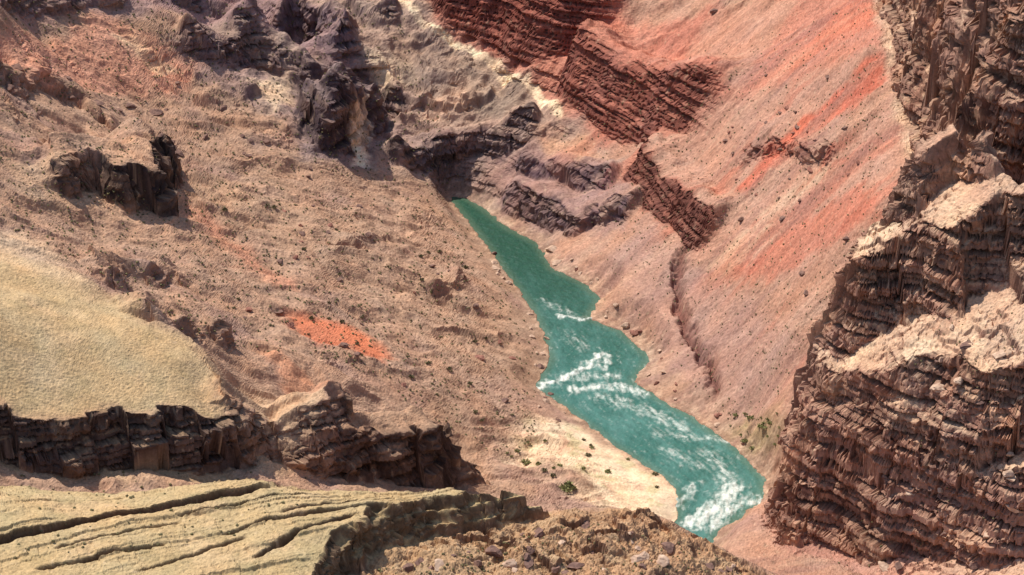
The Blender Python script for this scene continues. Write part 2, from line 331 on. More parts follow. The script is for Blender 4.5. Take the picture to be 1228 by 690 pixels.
gcr = .44*l1+.26*b1+.22*l2+.18*b2-.42*n1-.18*n2
redd = .22*l3+.06*b3+.08*l2-.26*n3-.10*n2
dsp = st_*((1-redz)*(gen*(1-R['crag'])+gcr*R['crag'])*(1-.15*R['fg'])+redz*redd)
dsp = np.clip(dsp, -.85, .85)
notch = np.clip(n1*.8+n2*.5, 0, 1)*(1-redz)+redz*np.clip(n3+.5*n2, 0, 1)
V[:,:,0] += (dsp*hx/hl).reshape(Z.shape); V[:,:,1] += (dsp*hy/hl).reshape(Z.shape)
N = normals(V)
nz = blur(blur(N[:,:,2], 1, 0), 1, 1).ravel()
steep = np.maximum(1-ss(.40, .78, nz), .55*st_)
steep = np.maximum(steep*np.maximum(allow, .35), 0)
# ------------------------------------------------------------------ colour of the ground (albedo, plus painted shade on steep rock), by place
wob1 = fbm(x*.5, y*.5, 4, 501); wob2 = fbm(x*.5, y*.5, 4, 531)
xw = x+.9*wob1; yw = y+.9*wob2
def L3(r, g, b):
    f = lambda c: ((c/255+.055)/1.055)**2.4 if c > 10 else c/255/12.92
    return np.array([f(r), f(g), f(b)])
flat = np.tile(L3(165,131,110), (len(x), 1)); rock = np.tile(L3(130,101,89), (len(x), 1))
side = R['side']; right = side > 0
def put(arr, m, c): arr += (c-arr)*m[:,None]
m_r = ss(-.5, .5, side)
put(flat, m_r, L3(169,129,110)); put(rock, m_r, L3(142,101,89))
put(flat, ss(.05, .5, fbm(x*.16, y*.16, 4, 541))*.55, L3(149,117,107))
def pmask(poly, soft=.8, zfix=None):
    P = np.array([(at(u, v, zfix) if zfix is not None else hit(u, v))[:2] for u, v in poly])
    return ss(-soft, soft, sdpoly(xw, yw, P))
notfg = (1-R['fg'])*(1-R['crag'])
FARP = [(545,243),(430,198),(350,140),(240,45),(150,-60),(480,-60),(520,25),(575,60),(640,100),(665,130),(720,170),(750,200),(720,262),(660,290),(610,262)]
far = pmask(FARP, 1.2)
put(flat, far, L3(160,133,119)); put(rock, far, L3(108,89,88))
def paint(poly, cf, cr=None, k=1.0, soft=.8, zfix=None, lim=None):
    m = pmask(poly, soft, zfix)*k*(notfg if lim is None else lim)
    put(flat, m, L3(*cf))
    if cr is not None: put(rock, m, L3(*cr))
# upstream gorge
paint([(160,0),(300,20),(380,70),(440,110),(430,60),(400,0),(300,-60),(150,-60)], (146,117,114), (100,82,87))
paint([(-80,-60),(200,-60),(190,14),(100,16),(40,26),(-80,22)], (148,118,112), (98,80,82), .8)
paint([(200,50),(300,60),(390,110),(400,190),(340,140),(240,100)], (148,120,112), (98,80,83), .8)
paint([(440,62),(490,72),(498,92),(470,100),(445,90)], (214,186,156), (196,168,142), .75)
paint([(500,140),(540,95),(575,80),(590,110),(540,150)], (202,166,142), (178,146,124), .75)
paint([(540,60),(580,58),(640,105),(640,130),(590,140),(560,110)], (152,128,112), (116,98,90), .8)
paint([(470,40),(540,60),(560,110),(510,130),(470,90)], (154,128,112), None, .6)
paint([(350,60),(440,80),(480,160),(430,205),(360,190)], (130,108,104), (76,62,66))
paint([(470,150),(640,160),(640,200),(530,232),(470,200)], (152,124,114), (94,78,78))
paint([(590,185),(720,180),(770,215),(750,275),(640,275),(600,240)], (150,118,110), (96,76,80))
paint([(296,95),(345,92),(350,125),(325,135)], (216,184,154), (196,166,140), .85)
paint([(120,60),(200,80),(215,100),(150,95)], (212,180,148), None, .6)
paint([(422,125),(440,125),(440,198),(422,198)], (226,204,180), (222,198,174), .95, .4)
# red formation
paint([(520,-50),(1060,-50),(1060,60),(1000,90),(860,150),(720,170),(660,120),(640,95),(560,50),(524,30)], (179,122,104), (140,90,78))
paint([(740,170),(880,120),(1060,60),(1090,180),(1060,250),(960,330),(830,310),(760,240)], (171,129,111), (140,95,83))
paint([(520,-50),(760,-50),(740,40),(660,60),(600,50),(540,20)], (178,112,94), (130,76,66), .8)
paint([(900,235),(930,195),(1000,145),(1058,100),(1062,60),(990,125),(920,180),(880,230)], (184,99,79), (168,94,76), .85, .5)
paint([(985,30),(1050,-20),(1062,15),(1010,50),(940,90)], (188,112,90), None, .65, .7)
paint([(880,320),(960,270),(1040,215),(1095,205),(1060,250),(960,320),(900,340)], (180,107,87), None, .65, .6)
paint([(850,320),(920,250),(1000,195),(1010,205),(930,265),(870,335)], (198,166,140), None, .6, .5)
paint([(720,40),(860,0),(930,60),(850,100),(760,90)], (173,110,92), (158,98,84), .7)
paint([(820,60),(900,-20),(960,0),(880,120)], (172,137,116), None, .5)
paint([(640,150),(700,160),(730,185),(690,200),(650,175)], (192,146,118), None, .8)
# lower slopes and banks
paint([(690,330),(770,350),(830,480),(920,500),(960,420),(900,350),(830,320),(780,270)], (166,130,117), (140,103,95), .8)
paint([(870,505),(930,495),(945,520),(915,545),(885,530)], (150,140,96), None, .7)
paint([(700,375),(760,385),(790,430),(770,445),(740,395)], (178,146,126), None, .7, .5)
paint([(760,455),(850,490),(925,560),(945,545),(870,480),(790,440)], (166,134,114), None, .7)
# left side
paint([(-80,18),(120,14),(235,78),(225,104),(140,112),(40,92),(-80,62)], (194,140,116), (178,126,107), .95)
paint([(130,40),(160,40),(215,80),(190,90)], (220,188,152), None, .55, .5)
paint([(220,235),(260,260),(300,300),(360,350),(330,345),(270,300),(235,265)], (188,128,102), None, .6)
paint([(250,230),(420,260),(560,340),(640,380),(640,470),(560,440),(400,330),(270,290)], (165,133,111), None, .6)
put(flat, R['scr']*notfg*.85, L3(198,114,82)); put(rock, R['scr']*notfg*.85, L3(188,108,80))
paint([(310,420),(370,455),(400,470),(385,475),(330,445)], (188,128,98), None, .6, .5)
paint([(590,440),(640,470),(690,520),(640,520),(570,480)], (167,134,115), None, .6)
mesm = R['mesa']*notfg
put(flat, mesm, L3(178,151,116)); put(rock, mesm, L3(144,116,94))
put(flat, mesm*ss(.05, .5, fbm(x*.3, y*.3, 4, 551))*.5, L3(196,164,129))
put(flat, mesm*ss(.0, .5, fbm(x*.6+4, y*.6, 4, 561))*.5, L3(158,136,102))
paint([(-80,250),(30,280),(110,335),(100,350),(30,320),(-80,295)], (194,166,137), (184,156,134), .5, .9)
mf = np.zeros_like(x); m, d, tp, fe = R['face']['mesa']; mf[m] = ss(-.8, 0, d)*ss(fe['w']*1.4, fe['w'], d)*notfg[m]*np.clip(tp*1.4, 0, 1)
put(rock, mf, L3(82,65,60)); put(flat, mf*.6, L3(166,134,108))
paint([(285,465),(330,480),(390,490),(395,565),(310,565),(290,550)], (186,153,124), (128,101,86), .85)
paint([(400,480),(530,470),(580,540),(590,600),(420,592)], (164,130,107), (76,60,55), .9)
paint([(200,180),(330,200),(360,260),(260,250)], (170,137,113), None, .5)
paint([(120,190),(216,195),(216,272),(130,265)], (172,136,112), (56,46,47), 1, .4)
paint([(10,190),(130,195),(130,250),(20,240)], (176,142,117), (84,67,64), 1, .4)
put(flat, R['om']*.3*ss(.0, .6, fbm(x*.8, y*.8, 3, 571)), L3(134,110,97))
# pale winding ledge below the red cliffs
CR = np.array([hit(u, v)[:2] for u, v in [(470,-10),(500,18),(522,38),(560,58),(590,78),(606,98),(640,106),(652,122),(672,138)]])
d, t, ln = polydist(x+.5*wob1, y+.5*wob2, CR)
g = ss(.6, .25, np.abs(d+.2*wob2))*(.7+.3*ss(-.4, .2, wob1))*notfg
put(flat, g*.95, L3(228,198,166)); put(rock, g*.95, L3(220,190,158))
SAND = [(555,545),(600,515),(690,506),(740,533),(800,566),(824,598),(818,640),(760,640),(690,625),(600,600)]
sand = pmask(SAND, .9, .8)*(1-R['fg'])*ss(2.6, 1.0, z)
sand = np.clip(sand*1.2, 0, 1)
put(flat, sand, L3(215,187,157)); put(rock, sand, L3(206,175,146))
put(flat, sand*ss(.1, .5, fbm(x*.6, y*.6, 3, 611))*.6, L3(198,153,130))
put(flat, sand*ss(.15, .5, fbm(x*.5, y*.5, 3, 641))*.55, L3(160,152,110))
bank = ss(1.5, .3, R['dr'])*(1-R['fg'])
bn = ss(-.1, .35, fbm(x*1.1, y*1.1, 4, 655))
put(flat, bank*.6*(1-.8*sand), L3(134,108,90)); put(rock, bank*.6*(1-.8*sand), L3(118,94,82))
put(flat, bank*.55*bn, L3(194,162,138))
# foreground plateau and rubble
f1m = ss(-.3, .35, R['f1'])
put(flat, R['fg'], L3(164,132,102)); put(rock, R['fg'], L3(116,88,72))
put(flat, R['fg']*f1m, L3(172,148,112)); put(rock, R['fg']*f1m, L3(96,76,60))
put(flat, R['fg']*f1m*ss(.0, .5, fbm(x*.35, y*.35, 4, 661))*.6, L3(151,133,99))
put(flat, R['fg']*f1m*ss(.1, .5, fbm(x*.25+9, y*.25, 4, 671))*.5, L3(190,160,125))
put(flat, R['fg']*(1-f1m)*ss(-6, 12, x)*.25, L3(162,114,92))
put(flat, R['rub']*ss(.0, .5, fbm(x*.5, y*.5, 4, 681))*.6, L3(184,154,122))
# right crag
cr = R['crag']
put(flat, cr, L3(186,151,128)); put(rock, cr, L3(140,104,90))
put(flat, cr*ss(.0, .4, fbm(x*.2, y*.2, 3, 701))*.5, L3(168,124,106))
put(flat, cr*ss(31, 25, z)*ss(12, 15, z)*(.25+.75*ss(-.1, .4, fbm(x*.3, y*.3, 4, 703)))*.75, L3(214,184,154))
put(rock, cr*ss(26, 36, z)*.4, L3(128,97,87))
put(rock, cr*ss(.1, .5, fbm(x*.3, y*.3+z*.2, 3, 731))*.7, L3(182,140,115))
put(rock, cr*ss(.1, .5, fbm(x*.25+5, y*.25-z*.15, 3, 741))*.6, L3(90,65,59))
put(flat, cr*ss(8, 3, z), L3(168,122,107))
# beds of different colour
band = pn(zt*1.5+.12*wob1, x*.03+y*.02, 801)*.45+pn(zt*3.6+.1*wob2, x*.05, 811)*.35
band = band*.6+.35*(l1*(1-redz)+l3*redz)+.15*l2
k = np.clip(1+band*(.5+.15*redz)*np.maximum(np.maximum(steep, redz), .08), .4, 1.7)[:,None]
rock *= k
put(flat, redz*.5, L3(178,110,92)); flat *= (1+.3*band*redz)[:,None]
put(rock, redz*.55, L3(112,61,53))
m, d, tp, fe = R['face']['red_c']; rcm = np.zeros_like(x); rcm[m] = ss(-.5, .1, d)*ss(fe['w']*1.5, fe['w'], d)*np.clip(tp*1.5, 0, 1)
put(rock, rcm*.6, L3(88,54,48)); put(flat, rcm*.5, L3(150,96,82))
put(rock, b1[:].clip(0, 1)*.25*(1-redz), L3(170,138,116)); rock *= (1-.32*notch*st_)[:,None]  # notches along bedding planes are darker than the beds
alb = flat+(rock-flat)*steep[:,None]  # steep faces take the rock tone: rock colour deepened with painted shade
put(alb, R['cut']*.75, L3(104,60,54)); put(alb, R['crk']*.75, L3(80,65,50))  # slab cracks get painted shade; the gully is dark red rock
# downslope streaks on open slopes, mottling, speckle
p = x*.15-y*.99
strk = fbm(p*1.3+.3*wob1, (x*.99+y*.15)*.08, 4, 821)
red_st = ss(.08, .4, fbm(p*.32+.3*wob2, (x*.99+y*.15)*.05, 4, 825))*R['rs']*ss(3, 8, z)*notfg
put(alb, red_st*.45*(1-redz), L3(174,100,82))
pk_st = ss(.1, .45, fbm(p*.5+.2*wob2+20, (x*.99+y*.15)*.05, 4, 827))*R['rs']*notfg
put(alb, pk_st*.22*(1-redz), L3(192,160,138))
mv_st = ss(.05, .45, fbm(p*.45+.2*wob2+50, (x*.99+y*.15)*.06, 4, 829))*R['rs']*notfg
put(alb, mv_st*.45*(1-redz), L3(136,102,95))
mot = fbm(x*.8, y*.8, 5, 841, .65)
fine = fbm(x*4.5, y*4.5, 3, 861, .7)
quiet = np.clip(1-.15*mesm-.3*R['fg']*f1m-.4*R['scr']-.3*sand, .3, 1)
alb *= (1+.28*strk*(notfg)*(1-.7*mesm)*(1-.6*R['scr'])*(1-.35*R['rs']))[:,None]
alb *= (1+(.18*mot+.32*fine)*quiet)[:,None]
hue = fbm(x*.3, y*.3, 4, 881)
alb *= np.stack([1+.07*hue, 1-.02*hue, 1-.10*hue], 1)
dark = ss(.36, .54, fbm(x*3.2, y*3.2, 3, 901, .6))*(1-.85*sand)*(1-R['scr'])
put(alb, dark*.52*quiet, L3(100,85,70))
lite = ss(.42, .65, fbm(x*2.4+9, y*2.4, 3, 931, .6))*(1-.8*R['scr'])
put(alb, lite*.30*(1-sand), L3(210,183,155))
alb = np.clip(alb*np.array([1.13, 1.115, 1.05]), .015, .8)
# ------------------------------------------------------------------ materials
def mat_ground(name, rough=.95, bump=.55, sc=3.0):
    m = bpy.data.materials.new(name); m.use_nodes = True; nt = m.node_tree; b = nt.nodes['Principled BSDF']
    b.inputs['Roughness'].default_value = rough; b.inputs['Specular IOR Level'].default_value = .12
    at_ = nt.nodes.new('ShaderNodeAttribute'); at_.attribute_name = 'albedo'
    tc = nt.nodes.new('ShaderNodeNewGeometry')
    n1 = nt.nodes.new('ShaderNodeTexNoise'); n1.inputs['Scale'].default_value = sc*1.6; n1.inputs['Detail'].default_value = 5; n1.inputs['Roughness'].default_value = .7
    nt.links.new(tc.outputs['Position'], n1.inputs['Vector'])
    mr = nt.nodes.new('ShaderNodeMapRange'); mr.inputs[1].default_value = .25; mr.inputs[2].default_value = .75; mr.inputs[3].default_value = .70; mr.inputs[4].default_value = 1.30
    nt.links.new(n1.outputs['Fac'], mr.inputs[0])
    mx = nt.nodes.new('ShaderNodeVectorMath'); mx.operation = 'SCALE'
    nt.links.new(at_.outputs['Color'], mx.inputs[0]); nt.links.new(mr.outputs[0], mx.inputs['Scale'])
    nt.links.new(mx.outputs[0], b.inputs['Base Color'])
    n2 = nt.nodes.new('ShaderNodeTexNoise'); n2.inputs['Scale'].default_value = sc; n2.inputs['Detail'].default_value = 6; n2.inputs['Roughness'].default_value = .7
    nt.links.new(tc.outputs['Position'], n2.inputs['Vector'])
    bp = nt.nodes.new('ShaderNodeBump'); bp.inputs['Strength'].default_value = bump; bp.inputs['Distance'].default_value = .2
    nt.links.new(n2.outputs['Fac'], bp.inputs['Height']); nt.links.new(bp.outputs[0], b.inputs['Normal'])
    return m
MG = mat_ground('desert_ground', .95, .4); MR = mat_ground('cliff_rock', .95, .5, 2.6)
# ------------------------------------------------------------------ mesh helpers
def mesh_np(name, v, f, mat, colr=None, flat_=True):
    me = bpy.data.meshes.new(name); k = f.shape[1]
    me.vertices.add(len(v)); me.vertices.foreach_set('co', np.ascontiguousarray(v, np.float32).ravel())
    me.loops.add(f.size); me.loops.foreach_set('vertex_index', np.ascontiguousarray(f, np.int32).ravel())
    me.polygons.add(len(f)); me.polygons.foreach_set('loop_start', np.arange(0, f.size, k, dtype=np.int32))
    me.update(calc_edges=True)
    if colr is not None:
        a = me.attributes.new('albedo', 'FLOAT_COLOR', 'POINT')
        a.data.foreach_set('color', np.ascontiguousarray(np.concatenate([colr, np.ones((len(colr), 1))], 1), np.float32).ravel())
    if flat_: me.shade_flat()
    me.materials.append(mat)
    return me
def tag(o, label, cat, group=None, kind=None):
    o['label'] = label; o['category'] = cat
    if group: o['group'] = group
    if kind: o['kind'] = kind
    return o
J, I = np.meshgrid(np.arange(NY-1), np.arange(NX-1), indexing='ij')
q0 = (J*NX+I).ravel(); Q = np.stack([q0, q0+1, q0+NX+1, q0+NX], 1)
v_all = V.reshape(-1, 3)
def region(name, cellmask, mat, parent=None):
    f = Q[cellmask.ravel()]
    if len(f) == 0: return None
    used, inv = np.unique(f, return_inverse=True)
    v = v_all[used]; org = np.array([v[:,0].mean(), v[:,1].mean(), v[:,2].min()])
    if parent is not None: org = np.array(parent.location)
    me = mesh_np(name, v-org, inv.reshape(f.shape), mat, alb[used])
    o = bpy.data.objects.new(name, me); C.objects.link(o)
    if parent is not None: o.parent = parent
    else: o.location = org
    return o
def empty(name, loc):
    o = bpy.data.objects.new(name, None); C.objects.link(o); o.location = loc; return o
def components(mask):
    """connected pieces of a 2-D cell mask: (label image, sizes)"""
    lab = np.full(mask.shape, -1, np.int32); par = []; prev = []
    def find(a):
        while par[a] != a: par[a] = par[par[a]]; a = par[a]
        return a
    for j in range(mask.shape[0]):
        row = mask[j]; cur = []
        if row.any():
            e = np.flatnonzero(np.diff(np.concatenate([[0], row.astype(np.int8), [0]])))
            k = 0
            for a, b in zip(e[::2], e[1::2]):
                i_ = len(par); par.append(i_); cur.append((a, b, i_)); lab[j,a:b] = i_
                while k < len(prev) and prev[k][1] <= a: k += 1
                q = k
                while q < len(prev) and prev[q][0] < b:
                    r1, r2 = find(prev[q][2]), find(i_)
                    if r1 != r2: par[max(r1, r2)] = min(r1, r2)
                    q += 1
        prev = cur
    if not par: return lab, np.zeros(0, int)
    root = np.array([find(a) for a in range(len(par))]); lab[mask] = root[lab[mask]]
    return lab, np.bincount(lab[mask], minlength=len(par))
# region ids (per vertex, taken at the first corner of each quad)
rid = np.zeros(len(x), int)
rid[right] = 1
rid[(far > .5)] = 2
rid[(R['scr'] > .6)] = 9
rid[(sand > .5)] = 3
rid[(R['mesa'] > .5) & (R['fg'] < .5)] = 4
under = rid.copy()
FK = {'red_a': 20, 'red_b': 22, 'red_c': 24, 'gorge_a': 26, 'gorge_b': 28, 'tower_a': 30, 'mesa': 34, 'spur': 44, 'prow': 36, 'prow_b': 48, 'band_a': 38, 'band_b': 40, 'band_c': 42, 'gorge_e': 46, 'gorge_f': 50}
for key, base in FK.items():
    m, d, tp, fe = R['face'][key]
    idx = np.where(m)[0]
    fm = (d > -.35) & (d < fe['w']*1.1+.3) & (tp > (.6 if key == 'prow' else .25))
    cm = (d >= fe['w']*1.1+.3) & (d < fe['w']*1.1+.3+min(2.2, fe['L']*.35)) & (tp > (.7 if key == 'prow' else .45))
    fgm = (R['fg'][idx] > .5) | (R['crag'][idx] > .5)
    rid[idx[fm & ~fgm]] = base
    if key in ('red_a', 'red_b', 'tower_a', 'prow'):
        rid[idx[cm & ~fgm & (rid[idx] < 20)]] = base+1
rid[R['fg'] >= .5] = 6
rid[(R['fg'] >= .5) & (R['f1'] > -.1)] = 5
gentle = blur(blur(N[:,:,2], 5, 0), 6, 1).ravel() > .72
cg = R['crag'] > .5
rid[cg & ~gentle] = 10
rid[cg & gentle] = 11
RID = rid.reshape(NY, NX)[:-1,:-1].copy(); UND = under.reshape(NY, NX)[:-1,:-1]
for i_ in [3, 4, 5, 9]+list(range(20, 52)):          # keep one connected piece of each named rock
    mk = RID == i_
    if not mk.any(): continue
    lab, siz = components(mk); keep = np.argmax(siz)
    bad = mk & (lab != keep); RID[bad] = np.where(UND[bad] == i_, 0, UND[bad]) if i_ != 5 else 6
lab, siz = components(RID == 11)
LEDGES = [lab == k for k in np.flatnonzero(siz > 1200)]
RID[(RID == 11) & ~np.isin(lab, np.flatnonzero(siz > 1200))] = 10
def st(name, i, label, cat, mat=MG):
    o = region(name, RID == i, mat)
    if o: tag(o, label, cat, kind='structure')
    return o
st('hillside', 0, 'brown talus hillside strewn with scrub, sloping down to the left bank of the river', 'hillside')
st('hillside', 1, 'pink and red streaked hillside rising from the right bank of the river', 'hillside')
st('gorge_hillside', 2, 'grey and mauve hillside of the gorge upstream, where the river vanishes', 'hillside')
st('sandbar', 3, 'pale sandy bar with green scrub inside the lower bend of the river', 'sandbar')
st('plateau', 4, 'smooth tan grassy plateau top at the left edge, above a dark cliff', 'plateau')
st('plateau', 5, 'tan ledge-lined plateau in the foreground, bottom left', 'plateau')
st('rubble_slope', 6, 'brown rubble slope in the bottom foreground below the ledged plateau', 'slope')
st('scree', 9, 'bright orange scree patch on the brown left hillside', 'scree')
cr_root = empty('cliff', (27, 145, 0)); tag(cr_root, 'tall brown layered cliff with pale ledges filling the right edge', 'cliff')
region('rock_face', RID == 10, MR, cr_root)
for mk in LEDGES: region('ledge', mk, MG, cr_root)
def crag_thing(name, base, label, cat):
    if (RID == base+1).any():
        f = Q[(RID == base).ravel()]; vv = v_all[np.unique(f)]
        r = empty(name, (vv[:,0].mean(), vv[:,1].mean(), vv[:,2].min()))
        region('rock_face', RID == base, MR, r); region('cap', RID == base+1, MG, r)
        tag(r, label, cat)
    else:
        o = region(name, RID == base, MR)
        if o: tag(o, label, cat)
crag_thing('butte', 20, 'red banded butte at the top centre with many thin strata', 'butte')
crag_thing('butte', 22, 'red banded butte below and right of the topmost one, above the river gorge', 'butte')
crag_thing('cliff', 24, 'small dark red stepped cliff at the head of the dark gully on the right slope', 'cliff')
crag_thing('cliff', 26, 'dark grey cliff high in the upstream gorge with a pale streak', 'cliff')
crag_thing('cliff', 28, 'low dark cliff just above the point where the river disappears upstream', 'cliff')
crag_thing('rock_outcrop', 30, 'dark outcrop ledge on the upper left hillside ending in a squarish shadowed block', 'rock outcrop')
crag_thing('cliff', 34, 'dark vertical cliff under the smooth tan plateau at the left edge', 'cliff')
crag_thing('rock_outcrop', 36, 'blocky dark rock prow ending the cliff line above the pale sandbar', 'rock outcrop')
crag_thing('rock_outcrop', 48, 'low dark rock step at the right foot of the tall prow, beside the sandbar', 'rock outcrop')
crag_thing('rock_ledge', 38, 'broken dark rock ledge on the hillside just above the tan plateau', 'rock ledge')
crag_thing('rock_ledge', 40, 'rough brown rock ledge below the blocky outcrop on the left hillside', 'rock ledge')
crag_thing('rock_ledge', 42, 'short rocky ledge alone in the middle of the brown left hillside', 'rock ledge')
crag_thing('cliff', 44, 'broken tan rock cliff between the left plateau cliff and the dark prow', 'cliff')
crag_thing('cliff', 46, 'broken purple brown cliff band on the upper left mountainside, lower of two', 'cliff')
crag_thing('cliff', 50, 'broken purple brown cliff band at the top left edge of the picture, upper of two', 'cliff')
# ------------------------------------------------------------------ river surface
wx = np.arange(-26, 30, .085); wy = np.arange(128, 228, .11)
WX, WY = np.meshgrid(wx, wy); a, b = WX.ravel(), WY.ravel()
dw = sdpoly(a, b, RIV, 4.0)
ok = dw > -1.8
okg = ok.reshape(WX.shape); cell = okg[:-1,:-1] & okg[1:,:-1] & okg[:-1,1:] & okg[1:,1:]
jj, ii = np.where(cell); w0 = jj*len(wx)+ii
fw = np.stack([w0, w0+1, w0+len(wx)+1, w0+len(wx)], 1); used, inv = np.unique(fw, return_inverse=True)
a, b, dw = a[used], b[used], dw[used]
foam = np.zeros_like(a)
fl, ft, fln = polydist(a, b, RC)
wa = a+.45*pn(a*.9, b*.9, 3)+.15*pn(a*2.3, b*2.3, 4); wb = b+.45*pn(a*.9, b*.9, 8)+.15*pn(a*2.3, b*2.3, 9)
def streak(line, wd, k):
    P = np.array([at(u, v, 0)[:2] for u, v in line]); d, t, ln = polydist(wa, wb, P)
    return k*np.exp(-(d/(wd*.82))**2)
for ln_, wd, kk in [([(648,466),(680,452),(705,440),(720,426)], .7, .95), ([(700,436),(724,442),(728,428)], .7, .65), ([(652,460),(690,452),(735,450)], 1.3, .56), ([(690,468),(735,462),(770,472)], .9, .72), ([(720,476),(770,490),(820,515)], 1.4, .55),
    ([(668,380),(690,382),(706,384)], .38, .88), ([(650,360),(680,376),(700,380)], .9, .47), ([(830,628),(862,606),(880,585)], 1.3, .9), ([(850,632),(885,605),(905,600)], 1.2, .75), ([(815,606),(835,580)], .9, .55), ([(880,585),(865,560),(850,545)], 1.4, .55), ([(790,520),(830,525),(870,528)], 1.0, .52), ([(680,400),(700,420)], 1.1, .42), ([(800,540),(840,560)], 1.4, .48)]:
    foam = np.maximum(foam, streak(ln_, wd, kk))
fn = fbm(ft*.8+.4*pn(a, b, 2), fl*2.8, 4, 61, .65)*1.0+fbm(a*2.8, b*2.8, 4, 63, .75)*.55
foamv = ss(.2, 1.15, foam+.65*fn)*np.clip(foam*1.8, 0, 1)
foamv = np.maximum(foamv, ss(.25, .95, fn)*.4*ss(1.5, 9, 186-b))
wz = .035*fbm(a*1.2, b*1.2, 3, 21)+foam*(.20*fbm(a*1.6, b*1.6, 4, 25)+.08)
shoal = ss(1.0, .0, dw); deep = fbm(ft*.25, fl*.5, 4, 77)
wc = np.tile(L3(54,102,90), (len(a), 1))
put(wc, ss(166, 196, b)*.95, L3(33,73,54))
put(wc, np.clip(.35+1.3*deep, 0, 1)*.6*ss(198, 170, b), L3(84,128,118))
wc *= (1+.24*fbm(ft*1.2, fl*2.4, 4, 79)+.07*fbm(a*3.5, b*2, 3, 81))[:,None]
put(wc, shoal*.5, L3(94,110,86))
put(wc, foamv*.85, L3(232,232,220))
m = bpy.data.materials.new('river_water'); m.use_nodes = True; nt = m.node_tree; bs = nt.nodes['Principled BSDF']
aa = nt.nodes.new('ShaderNodeAttribute'); aa.attribute_name = 'albedo'; nt.links.new(aa.outputs['Color'], bs.inputs['Base Color'])
bs.inputs['Roughness'].default_value = .4; bs.inputs['Specular IOR Level'].default_value = .3
nn = nt.nodes.new('ShaderNodeTexNoise'); nn.inputs['Scale'].default_value = 2.5; nn.inputs['Detail'].default_value = 5
gg = nt.nodes.new('ShaderNodeNewGeometry'); nt.links.new(gg.outputs['Position'], nn.inputs['Vector'])
bb = nt.nodes.new('ShaderNodeBump'); bb.inputs['Strength'].default_value = .5; bb.inputs['Distance'].default_value = .2
nt.links.new(nn.outputs['Fac'], bb.inputs['Height']); nt.links.new(bb.outputs[0], bs.inputs['Normal'])
me = mesh_np('river', np.stack([a, b, wz], 1), inv.reshape(fw.shape), m, np.clip(wc, .005, .8), False)
o = bpy.data.objects.new('river', me); C.objects.link(o); tag(o, 'teal green river with white rapids winding along the canyon floor', 'river', kind='structure')
# ------------------------------------------------------------------ boulders and shrubs
def mat_plain(name, c1, c2, sc=3.0, rough=.95):
    m = bpy.data.materials.new(name); m.use_nodes = True; nt = m.node_tree; b = nt.nodes['Principled BSDF']
    b.inputs['Roughness'].default_value = rough; b.inputs['Specular IOR Level'].default_value = .1
    g = nt.nodes.new('ShaderNodeNewGeometry'); t = nt.nodes.new('ShaderNodeTexNoise'); t.inputs['Scale'].default_value = sc; t.inputs['Detail'].default_value = 6
    r = nt.nodes.new('ShaderNodeValToRGB'); r.color_ramp.elements[0].position = .3; r.color_ramp.elements[1].position = .7
    r.color_ramp.elements[0].color = (*c1, 1); r.color_ramp.elements[1].color = (*c2, 1)
    nt.links.new(g.outputs['Position'], t.inputs['Vector']); nt.links.new(t.outputs['Fac'], r.inputs[0]); nt.links.new(r.outputs[0], b.inputs['Base Color'])
    bp = nt.nodes.new('ShaderNodeBump'); bp.inputs['Strength'].default_value = .6; bp.inputs['Distance'].default_value = .1
    nt.links.new(t.outputs['Fac'], bp.inputs['Height']); nt.links.new(bp.outputs[0], b.inputs['Normal'])
    return m
MB_ = {'dark': mat_plain('dark_boulder', L3(96,74,68), L3(144,112,98)), 'pale': mat_plain('pale_boulder', L3(166,134,114), L3(210,180,154)),
       'red': mat_plain('red_boulder', L3(122,82,72), L3(164,116,98))}
MSH = mat_plain('shrub_leaves', L3(86,78,56), L3(124,116,82), 6); MSG = mat_plain('green_leaves', L3(112,112,72), L3(150,146,96), 5); MST = mat_plain('shrub_wood', L3(84,66,50), L3(110,90,70))
def boulder_mesh(name, seed, mat):
    r = np.random.default_rng(seed); bm = bmesh.new(); bmesh.ops.create_icosphere(bm, subdivisions=3, radius=1)
    pl = r.normal(size=(11, 3)); pl /= np.linalg.norm(pl, axis=1, keepdims=True); cc = r.uniform(.42, .8, 11)
    sc = r.uniform(.7, 1.2, 3)*np.array([1, 1, .75])
    for v in bm.verts:
        p = np.array(v.co)
        for k in range(11):
            e = p@pl[k]-cc[k]
            if e > 0: p = p-pl[k]*e
        v.co = p*sc*(1+.05*r.normal())
    me = bpy.data.meshes.new(name); bm.to_mesh(me); bm.free(); me.shade_flat(); me.materials.append(mat); return me
BM = {k: [boulder_mesh('boulder', 10*i+s, mm) for s in range(4)] for i, (k, mm) in enumerate(MB_.items())}
def boulder(u, v, size, kind, label, group=None):
    p = hit(u, v); o = bpy.data.objects.new('boulder', random.choice(BM[kind])); C.objects.link(o)
    s = size*random.uniform(.85, 1.15); o.scale = (s*random.uniform(.8, 1.4), s*random.uniform(.8, 1.3), s*random.uniform(.6, 1)); o.rotation_euler = (random.uniform(-.3, .3), random.uniform(-.3, .3), random.uniform(0, 6.28))
    o.location = (p[0], p[1], max(p[2], 0)+.05*s); tag(o, label, 'boulder', group); return o
